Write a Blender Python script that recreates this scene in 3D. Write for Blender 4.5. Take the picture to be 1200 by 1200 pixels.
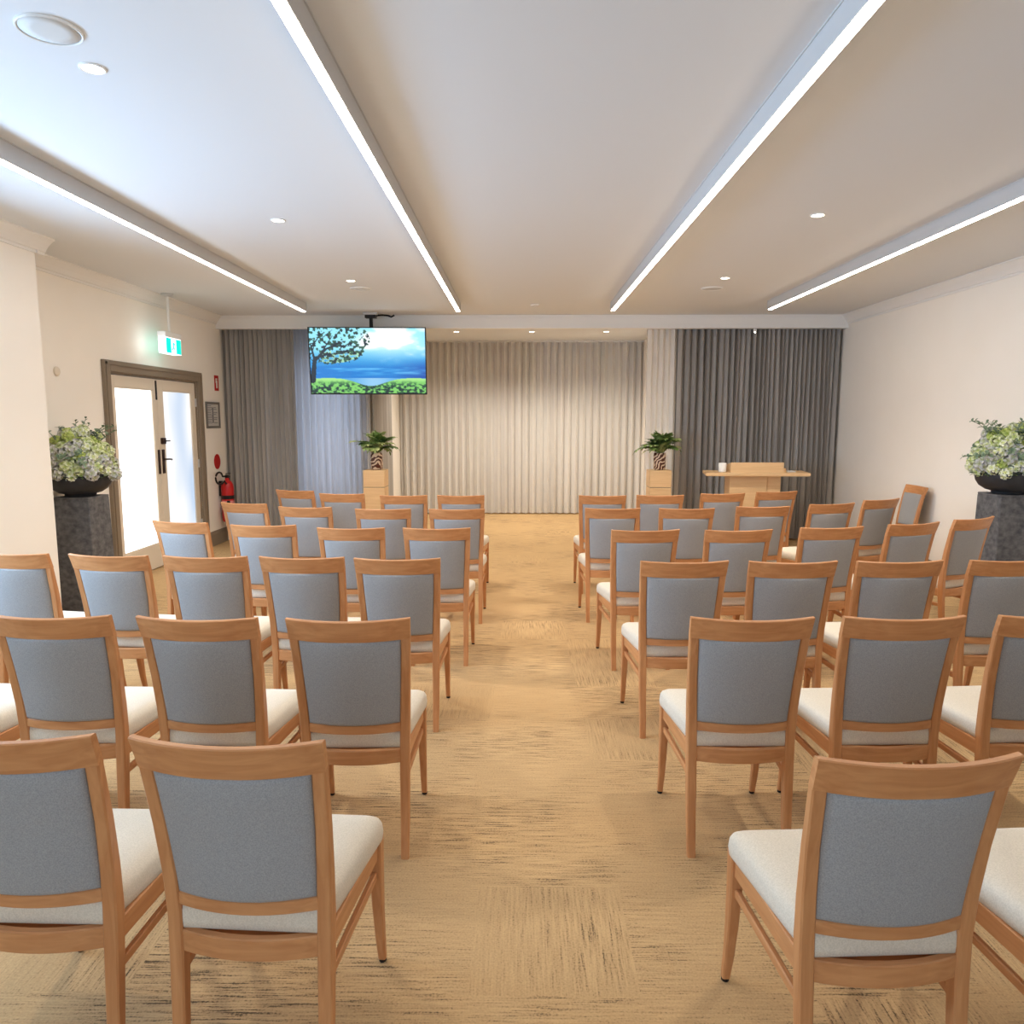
import bpy, bmesh, math, random
import numpy as np
from mathutils import Vector, Matrix
PI = math.pi
for o in list(bpy.data.objects): bpy.data.objects.remove(o)
scn = bpy.context.scene
COL = scn.collection

# ------------------------------------------------------------ camera, world, light, exposure
CAM_H = 1.65
FOC = 870.0
pitch = math.atan((600 - 491) / FOC)
yaw = math.atan(10 / FOC * math.cos(pitch))
cd = bpy.data.cameras.new('camera'); cd.lens = FOC / 1200 * 36; cd.sensor_width = 36; cd.clip_start = .05
cam = bpy.data.objects.new('camera', cd); COL.objects.link(cam)
cam.location = (0, 0, CAM_H); cam.rotation_euler = (PI / 2 - pitch, 0, yaw)
scn.camera = cam
scn.view_settings.view_transform = 'Standard'; scn.view_settings.look = 'None'
scn.view_settings.exposure = 0.38; scn.view_settings.gamma = 1.0
scn.view_settings.use_curve_mapping = False
w = bpy.data.worlds.new('daylight'); scn.world = w; w.use_nodes = True
w.node_tree.nodes['Background'].inputs[0].default_value = (.62, .78, 1, 1)
w.node_tree.nodes['Background'].inputs[1].default_value = 1.2

def area(name, loc, rot, sx, sy, power, color):
    l = bpy.data.lights.new(name, 'AREA'); l.shape = 'RECTANGLE'; l.size = sx; l.size_y = sy
    l.energy = power; l.color = color
    o = bpy.data.objects.new(name, l); COL.objects.link(o); o.location = loc; o.rotation_euler = rot
    return o
# daylight outside the big left window (faces +X) and outside the rear window (faces +Y)
area('daylight_left', (-4.15, 3.35, 1.6), (PI / 2, 0, -PI / 2), 3.1, 1.2, 172, (.44, .69, 1))
area('daylight_rear', (-1.2, -3.3, 1.55), (PI / 2, 0, 0), 4.4, 1.6, 50, (.62, .79, 1))
STRIP_E = 22.0; STRIP_C = (1, .88, .75)
SPOT_E = 85.0; SPOT_C = (1, .93, .82)

# ------------------------------------------------------------ helpers
def lin(c): return tuple((x / 12.92 if x <= .04045 else ((x + .055) / 1.055) ** 2.4) for x in [v / 255 for v in c])
def mat(name, rgb, rough=.6, metal=0, emit=None, es=0, spec=.3):
    m = bpy.data.materials.new(name); m.use_nodes = True
    b = m.node_tree.nodes['Principled BSDF']
    b.inputs['Base Color'].default_value = (*lin(rgb), 1); b.inputs['Roughness'].default_value = rough
    b.inputs['Metallic'].default_value = metal; b.inputs['Specular IOR Level'].default_value = spec
    if emit: b.inputs['Emission Color'].default_value = (*emit, 1); b.inputs['Emission Strength'].default_value = es
    return m
def N(m, t, **k):
    n = m.node_tree.nodes.new(t)
    for a, v in k.items():
        if a.startswith('_'): setattr(n, a[1:], v)
    return n
def lk(m, a, b): m.node_tree.links.new(a, b)
def noisy(name, c1, c2, scale=(1, 1, 1), nscale=5, detail=4, rough=.6, bump=0, bdist=.001, coord='Object', spec=.3, lo=.3, hi=.7):
    m = mat(name, c1, rough, spec=spec); b = m.node_tree.nodes['Principled BSDF']
    tc = N(m, 'ShaderNodeTexCoord'); mp = N(m, 'ShaderNodeMapping'); mp.inputs['Scale'].default_value = scale
    nz = N(m, 'ShaderNodeTexNoise'); nz.inputs['Scale'].default_value = nscale; nz.inputs['Detail'].default_value = detail
    cr = N(m, 'ShaderNodeValToRGB'); cr.color_ramp.elements[0].position = lo; cr.color_ramp.elements[1].position = hi
    cr.color_ramp.elements[0].color = (*lin(c1), 1); cr.color_ramp.elements[1].color = (*lin(c2), 1)
    lk(m, tc.outputs[coord], mp.inputs[0]); lk(m, mp.outputs[0], nz.inputs[0]); lk(m, nz.outputs[0], cr.inputs[0])
    lk(m, cr.outputs[0], b.inputs['Base Color'])
    if bump:
        bp = N(m, 'ShaderNodeBump'); bp.inputs['Strength'].default_value = bump; bp.inputs['Distance'].default_value = bdist
        lk(m, nz.outputs[0], bp.inputs['Height']); lk(m, bp.outputs[0], b.inputs['Normal'])
    return m
def obj(name, bm, m=None, parent=None, smooth=False, loc=None):
    me = bpy.data.meshes.new(name)
    bmesh.ops.recalc_face_normals(bm, faces=bm.faces[:])
    bm.to_mesh(me); bm.free()
    if smooth:
        for p in me.polygons: p.use_smooth = True
    o = bpy.data.objects.new(name, me); COL.objects.link(o)
    if m is not None:
        for mm in (m if isinstance(m, (list, tuple)) else [m]): me.materials.append(mm)
    if parent: o.parent = parent
    if loc: o.location = loc
    return o
def tag(o, label=None, cat=None, group=None, kind=None):
    if label: o['label'] = label
    if cat: o['category'] = cat
    if group: o['group'] = group
    if kind: o['kind'] = kind
    return o
def thing(name, label, cat, loc=(0, 0, 0), rz=0, group=None, kind=None):
    o = bpy.data.objects.new(name, None); o.empty_display_size = .1; COL.objects.link(o)
    o.location = loc; o.rotation_euler = (0, 0, rz)
    return tag(o, label, cat, group, kind)
def box(bm, x0, x1, y0, y1, z0, z1, bev=0, seg=1):
    r = bmesh.ops.create_cube(bm, size=1)
    vs = r['verts']
    for v in vs:
        v.co = Vector(((x0 + x1) / 2 + v.co.x * (x1 - x0), (y0 + y1) / 2 + v.co.y * (y1 - y0), (z0 + z1) / 2 + v.co.z * (z1 - z0)))
    if bev:
        es = list({e for v in vs for e in v.link_edges})
        bmesh.ops.bevel(bm, geom=es, offset=bev, segments=seg, affect='EDGES', profile=.5)
def mbox(*a, **k):
    bm = bmesh.new(); box(bm, *a, **k); return bm
def rings(bm, rs, cap=True, closed=True):
    """loft a list of rings of equal vertex count"""
    V = [[bm.verts.new(p) for p in r] for r in rs]
    n = len(V[0])
    for a, b in zip(V[:-1], V[1:]):
        for i in range(n if closed else n - 1):
            j = (i + 1) % n
            bm.faces.new((a[i], a[j], b[j], b[i]))
    if cap and closed:
        bm.faces.new(V[0]); bm.faces.new(V[-1])
    return V
def crect(cx, cy, cz, hu, hv, c, axis='z'):
    """chamfered rectangle ring; axis is the loft direction"""
    pts = [(-hu + c, -hv), (hu - c, -hv), (hu, -hv + c), (hu, hv - c), (hu - c, hv), (-hu + c, hv), (-hu, hv - c), (-hu, -hv + c)]
    if axis == 'z': return [(cx + u, cy + v, cz) for u, v in pts]
    if axis == 'x': return [(cx, cy + u, cz + v) for u, v in pts]
    return [(cx + u, cy, cz + v) for u, v in pts]
def lathe(bm, prof, seg=24, cx=0, cy=0, cap=True):
    rs = [[(cx + r * math.cos(2 * PI * i / seg), cy + r * math.sin(2 * PI * i / seg), z) for i in range(seg)] for r, z in prof]
    return rings(bm, rs, cap)
def tube(bm, pts, r, seg=8):
    rs = []
    pts = [Vector(p) for p in pts]
    for i, p in enumerate(pts):
        d = (pts[min(i + 1, len(pts) - 1)] - pts[max(i - 1, 0)]).normalized()
        u = d.cross(Vector((0, 0, 1)) if abs(d.z) < .9 else Vector((0, 1, 0))).normalized(); v = d.cross(u)
        rr = r[i] if isinstance(r, (list, tuple)) else r
        rs.append([tuple(p + (u * math.cos(2 * PI * k / seg) + v * math.sin(2 * PI * k / seg)) * rr) for k in range(seg)])
    rings(bm, rs)
def copy_tree(o, parent=None):
    c = o.copy(); COL.objects.link(c); c.parent = parent
    for ch in o.children: copy_tree(ch, c)
    return c

# ------------------------------------------------------------ materials
M = {}
M['wall'] = noisy('painted_wall', (249, 243, 234), (246, 240, 230), nscale=1.5, rough=.85, spec=.15)
M['ceil'] = mat('ceiling_paint', (225, 227, 229), .9, spec=.1)
M['cornice'] = mat('cornice_paint', (240, 238, 234), .7, spec=.2)
M['taupe'] = mat('taupe_trim', (137, 122, 104), .5)
M['doorpaint'] = mat('door_paint', (226, 214, 196), .5)
M['plastic'] = mat('white_plastic', (236, 236, 234), .5)
M['grille'] = mat('grille_white', (214, 214, 212), .6)
M['alu'] = mat('painted_aluminium', (200, 200, 200), .5)
M['strip'] = mat('lit_diffuser', (255, 250, 240), .5, emit=STRIP_C, es=STRIP_E)
M['lamp'] = mat('lit_lamp', (255, 250, 240), .5, emit=(1, .86, .66), es=14)
M['dark'] = mat('black_metal', (28, 26, 26), .4)
M['bronze'] = mat('dark_bronze', (62, 46, 38), .35, metal=.5)
M['curt_dark'] = None

def cloth(name, c1, c2, trans, rough=.9, tcol=None):
    m = bpy.data.materials.new(name); m.use_nodes = True; nt = m.node_tree
    for n in list(nt.nodes):
        if n.type != 'OUTPUT_MATERIAL': nt.nodes.remove(n)
    out = nt.nodes[0]
    tc = N(m, 'ShaderNodeTexCoord'); mp = N(m, 'ShaderNodeMapping'); mp.inputs['Scale'].default_value = (3, 3, .15)
    nz = N(m, 'ShaderNodeTexNoise'); nz.inputs['Scale'].default_value = 2.5; nz.inputs['Detail'].default_value = 3
    cr = N(m, 'ShaderNodeValToRGB'); cr.color_ramp.elements[0].position = .35; cr.color_ramp.elements[1].position = .65
    cr.color_ramp.elements[0].color = (*lin(c1), 1); cr.color_ramp.elements[1].color = (*lin(c2), 1)
    lk(m, tc.outputs['Object'], mp.inputs[0]); lk(m, mp.outputs[0], nz.inputs[0]); lk(m, nz.outputs[0], cr.inputs[0])
    d = N(m, 'ShaderNodeBsdfDiffuse'); t = N(m, 'ShaderNodeBsdfTranslucent'); mx = N(m, 'ShaderNodeMixShader')
    lk(m, cr.outputs[0], d.inputs[0])
    if tcol: t.inputs[0].default_value = (*lin(tcol), 1)
    else: lk(m, cr.outputs[0], t.inputs[0])
    mx.inputs[0].default_value = trans
    lk(m, d.outputs[0], mx.inputs[1]); lk(m, t.outputs[0], mx.inputs[2]); lk(m, mx.outputs[0], out.inputs[0])
    return m
M['curt_dark'] = cloth('charcoal_curtain_cloth', (176, 171, 165), (192, 187, 181), .12)
M['sheer_blue'] = cloth('pale_sheer_cloth', (196, 196, 198), (210, 210, 212), .5)
M['sheer'] = cloth('ivory_sheer_cloth', (240, 236, 230), (244, 241, 236), .3)

def wood(name, c1, c2, axis='x', sc=1.0, rough=.42):
    m = mat(name, c1, rough, spec=.4); b = m.node_tree.nodes['Principled BSDF']
    tc = N(m, 'ShaderNodeTexCoord'); mp = N(m, 'ShaderNodeMapping')
    mp.inputs['Scale'].default_value = {'x': (1.2, 16, 16), 'z': (16, 16, 1.2), 'y': (16, 1.2, 16)}[axis]
    oi = N(m, 'ShaderNodeObjectInfo'); ad = N(m, 'ShaderNodeVectorMath', _operation='ADD')
    lk(m, tc.outputs['Object'], ad.inputs[0]); lk(m, oi.outputs['Random'], ad.inputs[1]); lk(m, ad.outputs[0], mp.inputs[0])
    nz = N(m, 'ShaderNodeTexNoise'); nz.inputs['Scale'].default_value = 3 * sc; nz.inputs['Detail'].default_value = 5; nz.inputs['Distortion'].default_value = .6
    cr = N(m, 'ShaderNodeValToRGB'); cr.color_ramp.elements[0].position = .3; cr.color_ramp.elements[1].position = .7
    cr.color_ramp.elements[0].color = (*lin(c1), 1); cr.color_ramp.elements[1].color = (*lin(c2), 1)
    lk(m, mp.outputs[0], nz.inputs[0]); lk(m, nz.outputs[0], cr.inputs[0]); lk(m, cr.outputs[0], b.inputs['Base Color'])
    return m
WC = ((188, 126, 78), (208, 149, 98))
M['wood_x'] = wood('honey_wood_across', *WC, 'x'); M['wood_z'] = wood('honey_wood_up', *WC, 'z'); M['wood_y'] = wood('honey_wood_along', *WC, 'y')
M['oak'] = wood('pale_oak', (222, 184, 136), (234, 198, 150), 'x', .7, .5)
def weave(name, c1, c2, sc, trs=0):
    m = noisy(name, c1, c2, nscale=sc, detail=2, rough=.95, bump=.25, bdist=.0006, spec=.1, lo=.35, hi=.65)
    b = m.node_tree.nodes['Principled BSDF']
    b.inputs['Sheen Weight'].default_value = .1
    return m
M['grey_fabric'] = weave('grey_woven_fabric', (148, 148, 148), (168, 167, 166), 330)
M['cream_fabric'] = weave('cream_woven_fabric', (212, 200, 180), (226, 214, 195), 260)
M['stone'] = noisy('dark_cast_stone', (74, 74, 76), (112, 110, 110), scale=(1, 1, 1.3), nscale=22, detail=8, rough=.75, bump=.35, bdist=.003)
M['bowl'] = noisy('charcoal_bowl', (44, 44, 46), (54, 54, 56), nscale=20, rough=.5, bump=.1)
M['red'] = mat('red_enamel', (196, 22, 20), .3, spec=.5)
M['redsign'] = mat('red_print', (186, 30, 28), .5)
M['white'] = mat('white_print', (240, 238, 232), .5)
M['pink'] = mat('label_print', (226, 150, 150), .5)

def carpet():
    m = mat('carpet', (170, 145, 112), .95, spec=.05); b = m.node_tree.nodes['Principled BSDF']
    tc = N(m, 'ShaderNodeTexCoord')
    # carpet squares of .5 m turned a quarter against each other
    mp = N(m, 'ShaderNodeMapping'); mp.inputs['Scale'].default_value = (2, 2, 2); mp.inputs['Location'].default_value = (.3, .1, 0)
    fl = N(m, 'ShaderNodeVectorMath', _operation='FLOOR'); wn = N(m, 'ShaderNodeTexWhiteNoise')
    lk(m, tc.outputs['Object'], mp.inputs[0]); lk(m, mp.outputs[0], fl.inputs[0]); lk(m, fl.outputs[0], wn.inputs[0])
    def streak(scale, ns):
        q = N(m, 'ShaderNodeMapping'); q.inputs['Scale'].default_value = scale
        z = N(m, 'ShaderNodeTexNoise'); z.inputs['Scale'].default_value = ns; z.inputs['Detail'].default_value = 4; z.inputs['Roughness'].default_value = .65
        lk(m, tc.outputs['Object'], q.inputs[0]); lk(m, q.outputs[0], z.inputs[0]); return z.outputs[0]
    sx = streak((3.5, 80, 1), 1.6); sy = streak((80, 3.5, 1), 1.6)
    gt = N(m, 'ShaderNodeMath', _operation='GREATER_THAN'); lk(m, wn.outputs[0], gt.inputs[0]); gt.inputs[1].default_value = .78
    mx = N(m, 'ShaderNodeMix', _data_type='FLOAT'); lk(m, gt.outputs[0], mx.inputs[0]); lk(m, sx, mx.inputs[2]); 
    sc = N(m, 'ShaderNodeMath', _operation='MULTIPLY_ADD'); lk(m, sy, sc.inputs[0]); sc.inputs[1].default_value = .7; sc.inputs[2].default_value = .156; lk(m, sc.outputs[0], mx.inputs[3])
    # patchy contrast
    pt = N(m, 'ShaderNodeTexNoise'); pt.inputs['Scale'].default_value = 1.3; pt.inputs['Detail'].default_value = 2; lk(m, tc.outputs['Object'], pt.inputs[0])
    pr = N(m, 'ShaderNodeMapRange'); lk(m, pt.outputs[0], pr.inputs[0]); pr.inputs[1].default_value = .4; pr.inputs[2].default_value = .62; pr.inputs[3].default_value = .25; pr.inputs[4].default_value = .9
    sb = N(m, 'ShaderNodeMath', _operation='SUBTRACT'); lk(m, mx.outputs[0], sb.inputs[0]); sb.inputs[1].default_value = .52
    ml = N(m, 'ShaderNodeMath', _operation='MULTIPLY'); lk(m, sb.outputs[0], ml.inputs[0]); lk(m, pr.outputs[0], ml.inputs[1])
    fine = N(m, 'ShaderNodeTexNoise'); fine.inputs['Scale'].default_value = 150; fine.inputs['Detail'].default_value = 2; lk(m, tc.outputs['Object'], fine.inputs[0])
    fs = N(m, 'ShaderNodeMath', _operation='MULTIPLY_ADD'); lk(m, fine.outputs[0], fs.inputs[0]); fs.inputs[1].default_value = .26; lk(m, ml.outputs[0], fs.inputs[2])
    cr = N(m, 'ShaderNodeValToRGB'); e = cr.color_ramp.elements
    e[0].position = -0.0; e[0].color = (*lin((96, 80, 62)), 1); e[1].position = .2; e[1].color = (*lin((206, 172, 126)), 1)
    x = e.new(.085); x.color = (*lin((188, 155, 112)), 1)
    lk(m, fs.outputs[0], cr.inputs[0]); lk(m, cr.outputs[0], b.inputs['Base Color'])
    bp = N(m, 'ShaderNodeBump'); bp.inputs['Strength'].default_value = .35; bp.inputs['Distance'].default_value = .003
    lk(m, fs.outputs[0], bp.inputs['Height']); lk(m, bp.outputs[0], b.inputs['Normal'])
    return m
M['carpet'] = carpet()

# ------------------------------------------------------------ room shell
XL, XN, XR = -4.02, -3.63, 4.28       # far left wall, nearer left wall, right wall
YN, YB, YR, YREC = 5.70, 10.0, -3.0, 12.98
ZC, ZB, ZREC = 3.0, 2.83, 2.97
RX = 2.09
def struct(name, bm, m, parent=None):
    o = obj(name, bm, m, parent)
    if not parent: o['kind'] = 'structure'
    return o
struct('floor', mbox(XL - .4, XR + .3, YR - .2, YREC + .3, -.1, 0), M['carpet'])
bm = bmesh.new(); box(bm, XL - .2, XR + .2, YR - .1, YB + .06, ZC, ZC + .1)
struct('ceiling', bm, M['ceil'])
struct('ceiling.001', mbox(XL - .2, XR + .2, YB + .06, YREC + .2, ZREC, ZREC + .1), M['ceil'])
# far left wall with the double-door opening
DY0, DY1, DZ = 7.29, 9.27, 2.11
bm = bmesh.new()
box(bm, XL - .15, XL, YN - .2, DY0, 0, ZC); box(bm, XL - .15, XL, DY1, YB + .7, 0, ZC); box(bm, XL - .15, XL, DY0, DY1, DZ, ZC)
struct('wall_left', bm, M['wall'])
# near left wall with the big window
WY0, WY1, WZ0, WZ1 = 1.75, 4.95, 1.0, 2.25
bm = bmesh.new()
box(bm, XN - .15, XN, YR, WY0, 0, ZC); box(bm, XN - .15, XN, WY1, YN - .2, 0, ZC)
box(bm, XN - .15, XN, WY0, WY1, 0, WZ0); box(bm, XN - .15, XN, WY0, WY1, WZ1, ZC)
box(bm, XL - .15, XN, YN - .2, YN, 0, ZC)
struct('wall_left.001', bm, M['wall'])
struct('wall_right', mbox(XR, XR + .15, YR, YB + .7, 0, ZC), M['wall'])
bm = bmesh.new()
box(bm, XN - .15, -3.4, YR - .15, YR, 0, ZC); box(bm, 1.0, XR + .15, YR - .15, YR, 0, ZC)
box(bm, -3.4, 1.0, YR - .15, YR, 0, .45); box(bm, -3.4, 1.0, YR - .15, YR, 2.35, ZC)
struct('wall_rear', bm, M['wall'])
# front wall behind the curtains and the recess
bm = bmesh.new()
box(bm, XL, -3.25, YB + .55, YB + .7, 0, ZREC); box(bm, -3.25, -RX - .12, YB + .55, YB + .7, 2.5, ZREC); box(bm, -3.25, -RX - .12, YB + .55, YB + .7, 0, .5)
box(bm, RX + .12, XR, YB + .55, YB + .7, 0, ZREC)
struct('wall_front', bm, M['wall'])
struct('wall_front.001', mbox(-RX - .2, RX + .2, YREC + .1, YREC + .2, 0, ZREC), M['wall'])
bm = bmesh.new(); box(bm, -RX - .12, -RX, YB + .3, YREC + .1, 0, ZREC)
struct('wall_recess_left', bm, M['wall'])
struct('wall_recess_right', mbox(RX, RX + .12, YB + .3, YREC + .1, 0, ZREC), M['wall'])
# pelmet beam across the front
bm = bmesh.new(); box(bm, XL, XR, YB - .03, YB + .06, ZB, ZC); box(bm, XL, XR, YB - .045, YB - .03, ZC - .035, ZC); box(bm, XL, XR, YB - .04, YB - .03, ZB, ZB + .015)
struct('trim_1', bm, M['cornice'])
# cove cornices
def cove(y0, y1, X, s):   # s=+1: wall at X, room towards +X
    P = [(0, 0), (.10, 0), (.10, -.012), (.088, -.016), (.07, -.03), (.045, -.055), (.028, -.08), (.022, -.094), (.012, -.1), (.012, -.12), (0, -.12)]
    bm = bmesh.new()
    rings(bm, [[(X + s * a, y, ZC + b) for a, b in P] for y in (y0, y1)]); return bm
struct('trim_2', cove(YN, YB - .03, XL, 1), M['cornice'])
struct('trim_3', cove(YR, YN + .1, XN, 1), M['cornice'])
struct('trim_4', cove(YR, YB - .03, XR, -1), M['cornice'])
# return of the cornice on the end face of the near wall
P = [(0, 0), (.10, 0), (.10, -.012), (.07, -.03), (.045, -.055), (.022, -.094), (.012, -.12), (0, -.12)]
bm = bmesh.new(); rings(bm, [[(x, YN + a, ZC + b) for a, b in P] for x in (XL, XN + .02)]); struct('trim_5', bm, M['cornice'])
# skirtings
def skirt(x, s, y0, y1):
    bm = bmesh.new(); rings(bm, [[(x, y, 0), (x + s * .02, y, 0), (x + s * .02, y, .15), (x + s * .012, y, .175), (x + s * .008, y, .19), (x, y, .19)] for y in (y0, y1)]); return bm
struct('baseboard_left', skirt(XL, 1, 9.42, YB), M['taupe'])
struct('baseboard_left.001', skirt(XL, 1, YN, 7.12), M['taupe'])
struct('baseboard_left.002', skirt(XN, 1, YR, WY0), M['taupe'])
struct('baseboard_right', skirt(XR, -1, YR, YB), M['taupe'])

# big left window (out of frame, gives the daylight) and rear window
def window(name, a0, a1, z0, z1, plane, horiz, n):
    t = thing(name, None, None, kind='structure')
    bm = bmesh.new(); f = .05
    def bb(u0, u1, w0, w1, d0, d1):
        if horiz: box(bm, plane + d0, plane + d1, u0, u1, w0, w1)
        else: box(bm, u0, u1, plane + d0, plane + d1, w0, w1)
    bb(a0, a1, z0, z0 + f, -.1, -.03); bb(a0, a1, z1 - f, z1, -.1, -.03)
    for i in range(n + 1):
        u = a0 + (a1 - a0 - f) * i / n; bb(u, u + f, z0 + f, z1 - f, -.1, -.03)
    obj('window_frame', bm, M['doorpaint'], t)
    return t
window('window_1', WY0, WY1, WZ0, WZ1, XN, True, 3)
window('window_2', -3.4, 1.0, .45, 2.35, YR, False, 4)
# window behind the left sheer curtain
t = thing('window_3', None, None, kind='structure')
bm = bmesh.new(); y0, y1 = YB + .56, YB + .62
for x in (-3.25, -2.62, -2.26): box(bm, x, x + .05, y0, y1, .5, 2.5)
box(bm, -3.25, -2.21, y0, y1, .5, .55); box(bm, -3.25, -2.21, y0, y1, 2.45, 2.5); box(bm, -3.25, -2.21, y0, y1, 1.0, 1.04); box(bm, -3.25, -2.21, y0, y1, 1.62, 1.66)
obj('window_frame', bm, M['doorpaint'], t)
M['skyglass'] = mat('daylit_pane', (200, 220, 245), .3, emit=(.62, .76, 1.0), es=1.5)
for x in (-3.2, -2.57): obj('pane', mbox(x, x + (.58 if x < -3 else .31), y1 - .03, y1 - .02, .55, 2.45), M['skyglass'], t)

# ------------------------------------------------------------ double door
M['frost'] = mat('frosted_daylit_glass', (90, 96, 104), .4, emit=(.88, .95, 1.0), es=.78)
def frost2():
    m = M['frost']; b = m.node_tree.nodes['Principled BSDF']
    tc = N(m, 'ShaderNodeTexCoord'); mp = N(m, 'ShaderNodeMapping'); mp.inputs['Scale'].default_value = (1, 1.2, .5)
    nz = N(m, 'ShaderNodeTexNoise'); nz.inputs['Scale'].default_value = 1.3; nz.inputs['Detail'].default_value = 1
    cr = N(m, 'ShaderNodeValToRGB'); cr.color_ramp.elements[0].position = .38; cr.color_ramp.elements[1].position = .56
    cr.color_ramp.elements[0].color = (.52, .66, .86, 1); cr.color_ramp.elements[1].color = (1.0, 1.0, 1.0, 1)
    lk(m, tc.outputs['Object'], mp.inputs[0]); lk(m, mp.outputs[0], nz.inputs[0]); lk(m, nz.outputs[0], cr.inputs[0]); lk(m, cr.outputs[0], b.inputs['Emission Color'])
frost2()
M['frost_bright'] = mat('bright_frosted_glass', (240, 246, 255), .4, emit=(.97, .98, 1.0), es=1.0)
door = thing('door_1', None, None, kind='structure')
bm = bmesh.new(); fw = .11
for (a, b_) in ((DY0 - fw, DY0), (DY1, DY1 + fw)):
    box(bm, XL, XL + .035, a, b_, 0, DZ + fw, .004); box(bm, XL + .03, XL + .045, (a + .02 if a < DY0 else b_ - .045), (a + .045 if a < DY0 else b_ - .02), 0, DZ + fw - .02)
box(bm, XL, XL + .035, DY0, DY1, DZ, DZ + fw, .004); box(bm, XL + .03, XL + .045, DY0 - fw + .02, DY1 + fw - .02, DZ + fw - .045, DZ + fw - .02)
box(bm, XL - .14, XL, DY0, DY0 + .02, 0, DZ); box(bm, XL - .14, XL, DY1 - .02, DY1, 0, DZ); box(bm, XL - .14, XL, DY0, DY1, DZ - .02, DZ)
obj('door_frame', bm, M['taupe'], door)
ym = (DY0 + DY1) / 2
for a, b_ in ((DY0 + .022, ym - .004), (ym + .004, DY1 - .022)):
    x0, x1 = XL - .055, XL - .012
    st = .105; g0, g1, gz0, gz1 = a + st, b_ - st, .27, DZ - .14
    if a > ym: g0 = a + .135
    else: g1 = b_ - .085
    bm = bmesh.new()
    box(bm, x0, x1, a, g0, .01, DZ - .025, .002); box(bm, x0, x1, g1, b_, .01, DZ - .025, .002)
    box(bm, x0, x1, g0, g1, .01, gz0, .002); box(bm, x0, x1, g0, g1, gz1, DZ - .025, .002)
    for s0, s1, q0, q1 in ((g0, g0 + .012, gz0, gz1), (g1 - .012, g1, gz0, gz1), (g0, g1, gz0, gz0 + .012), (g0, g1, gz1 - .012, gz1)):
        box(bm, x1 - .012, x1 - .004, s0, s1, q0, q1)
    lf = obj('door_leaf', bm, M['doorpaint'], door)
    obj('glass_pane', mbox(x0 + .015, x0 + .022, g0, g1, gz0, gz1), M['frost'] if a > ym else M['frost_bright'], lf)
    if a > ym:
        bm = bmesh.new(); box(bm, x1, x1 + .012, a + .03, a + .085, 1.04, 1.31, .004); obj('handle_plate', bm, M['bronze'], lf)
        bm = bmesh.new(); tube(bm, [(x1, a + .06, 1.20), (x1 + .055, a + .06, 1.20), (x1 + .065, a + .08, 1.20), (x1 + .065, a + .13, 1.195), (x1 + .055, a + .15, 1.19)], .009); obj('lever_handle', bm, M['bronze'], lf, True)
        bm = bmesh.new(); box(bm, x1, x1 + .03, a + .02, a + .10, 1.37, 1.44, .006); tube(bm, [(x1 + .03, a + .07, 1.405), (x1 + .05, a + .07, 1.405), (x1 + .05, a + .14, 1.405)], .007); obj('lock', bm, M['bronze'], lf)
        for z in (.35, 1.1, 1.85): obj('hinge', mbox(x1, x1 + .014, b_ - .012, b_ + .012, z - .05, z + .05), M['alu'], lf)
    else:
        bm = bmesh.new(); box(bm, x1, x1 + .012, b_ - .055, b_ - .012, 1.04, 1.31, .004); obj('handle_plate', bm, M['bronze'], lf)
        bm = bmesh.new(); box(bm, x1, x1 + .012, b_ - .03, b_ - .006, 1.86, 2.07, .003); obj('bolt', bm, M['dark'], lf)

# ------------------------------------------------------------ curtains
def curtain(name, p0, p1, z0, z1, n, amp, seed, m, label, tops=1.0, jitter=.25, parent=None, rows=10, sway=.02):
    """cloth hanging between two floor points, n folds"""
    r = random.Random(seed); p0 = Vector((*p0, 0)); p1 = Vector((*p1, 0)); d = p1 - p0; L = d.length; d.normalize(); nrm = Vector((-d.y, d.x, 0))
    S = 10; cols = n * S + 1
    ph = [r.uniform(-jitter, jitter) for _ in range(n + 2)]; am = [1 + r.uniform(-jitter, jitter) * 1.4 for _ in range(n + 2)]
    sh = [r.uniform(-1, 1) for _ in range(n + 2)]
    bm = bmesh.new(); grid = []
    for j in range(rows + 1):
        f = j / rows; z = z1 + (z0 - z1) * f; row = []
        for i in range(cols):
            k, u = divmod(i, S); u /= S
            a = am[k] * (1 - u) + am[k + 1] * u; q = (ph[k] * (1 - u) + ph[k + 1] * u); s = sh[k] * (1 - u) + sh[k + 1] * u
            th = 2 * PI * (i / S) + q * 2 * (.4 + .6 * f)
            y = amp * a * math.sin(th) * (tops + (1 - tops) * f) + amp * .25 * math.sin(2 * th + 1.3 * s) * f
            x = L * i / (cols - 1) + s * sway * f * min(1, i / S, (cols - 1 - i) / S) + amp * .35 * math.sin(2 * th) * .5
            p = p0 + d * max(0, min(L, x)) + nrm * y
            row.append(bm.verts.new((p.x, p.y, z)))
        grid.append(row)
    for a, b_ in zip(grid[:-1], grid[1:]):
        for i in range(cols - 1): bm.faces.new((a[i], a[i + 1], b_[i + 1], b_[i]))
    o = obj(name, bm, m, None, True)
    return tag(o, label, 'curtain')
YC = YB + .13
curtain('curtain', (-4.005, YC), (-3.05, YC), .02, 2.94, 15, .035, 1, M['curt_dark'], 'charcoal curtain at the left corner beside the fire extinguisher')
curtain('sheer_curtain', (-3.10, YC + .10), (-2.06, YC + .10), .02, 2.94, 12, .035, 2, M['sheer_blue'], 'pale bluish sheer curtain backlit by the window, below the television')
curtain('curtain.001', (-RX + .06, YB + .34), (-RX + .06, YB + 1.6), .02, 2.94, 9, .03, 3, M['curt_dark'], 'narrow taupe curtain on the recess side wall behind the left fern')
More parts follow.
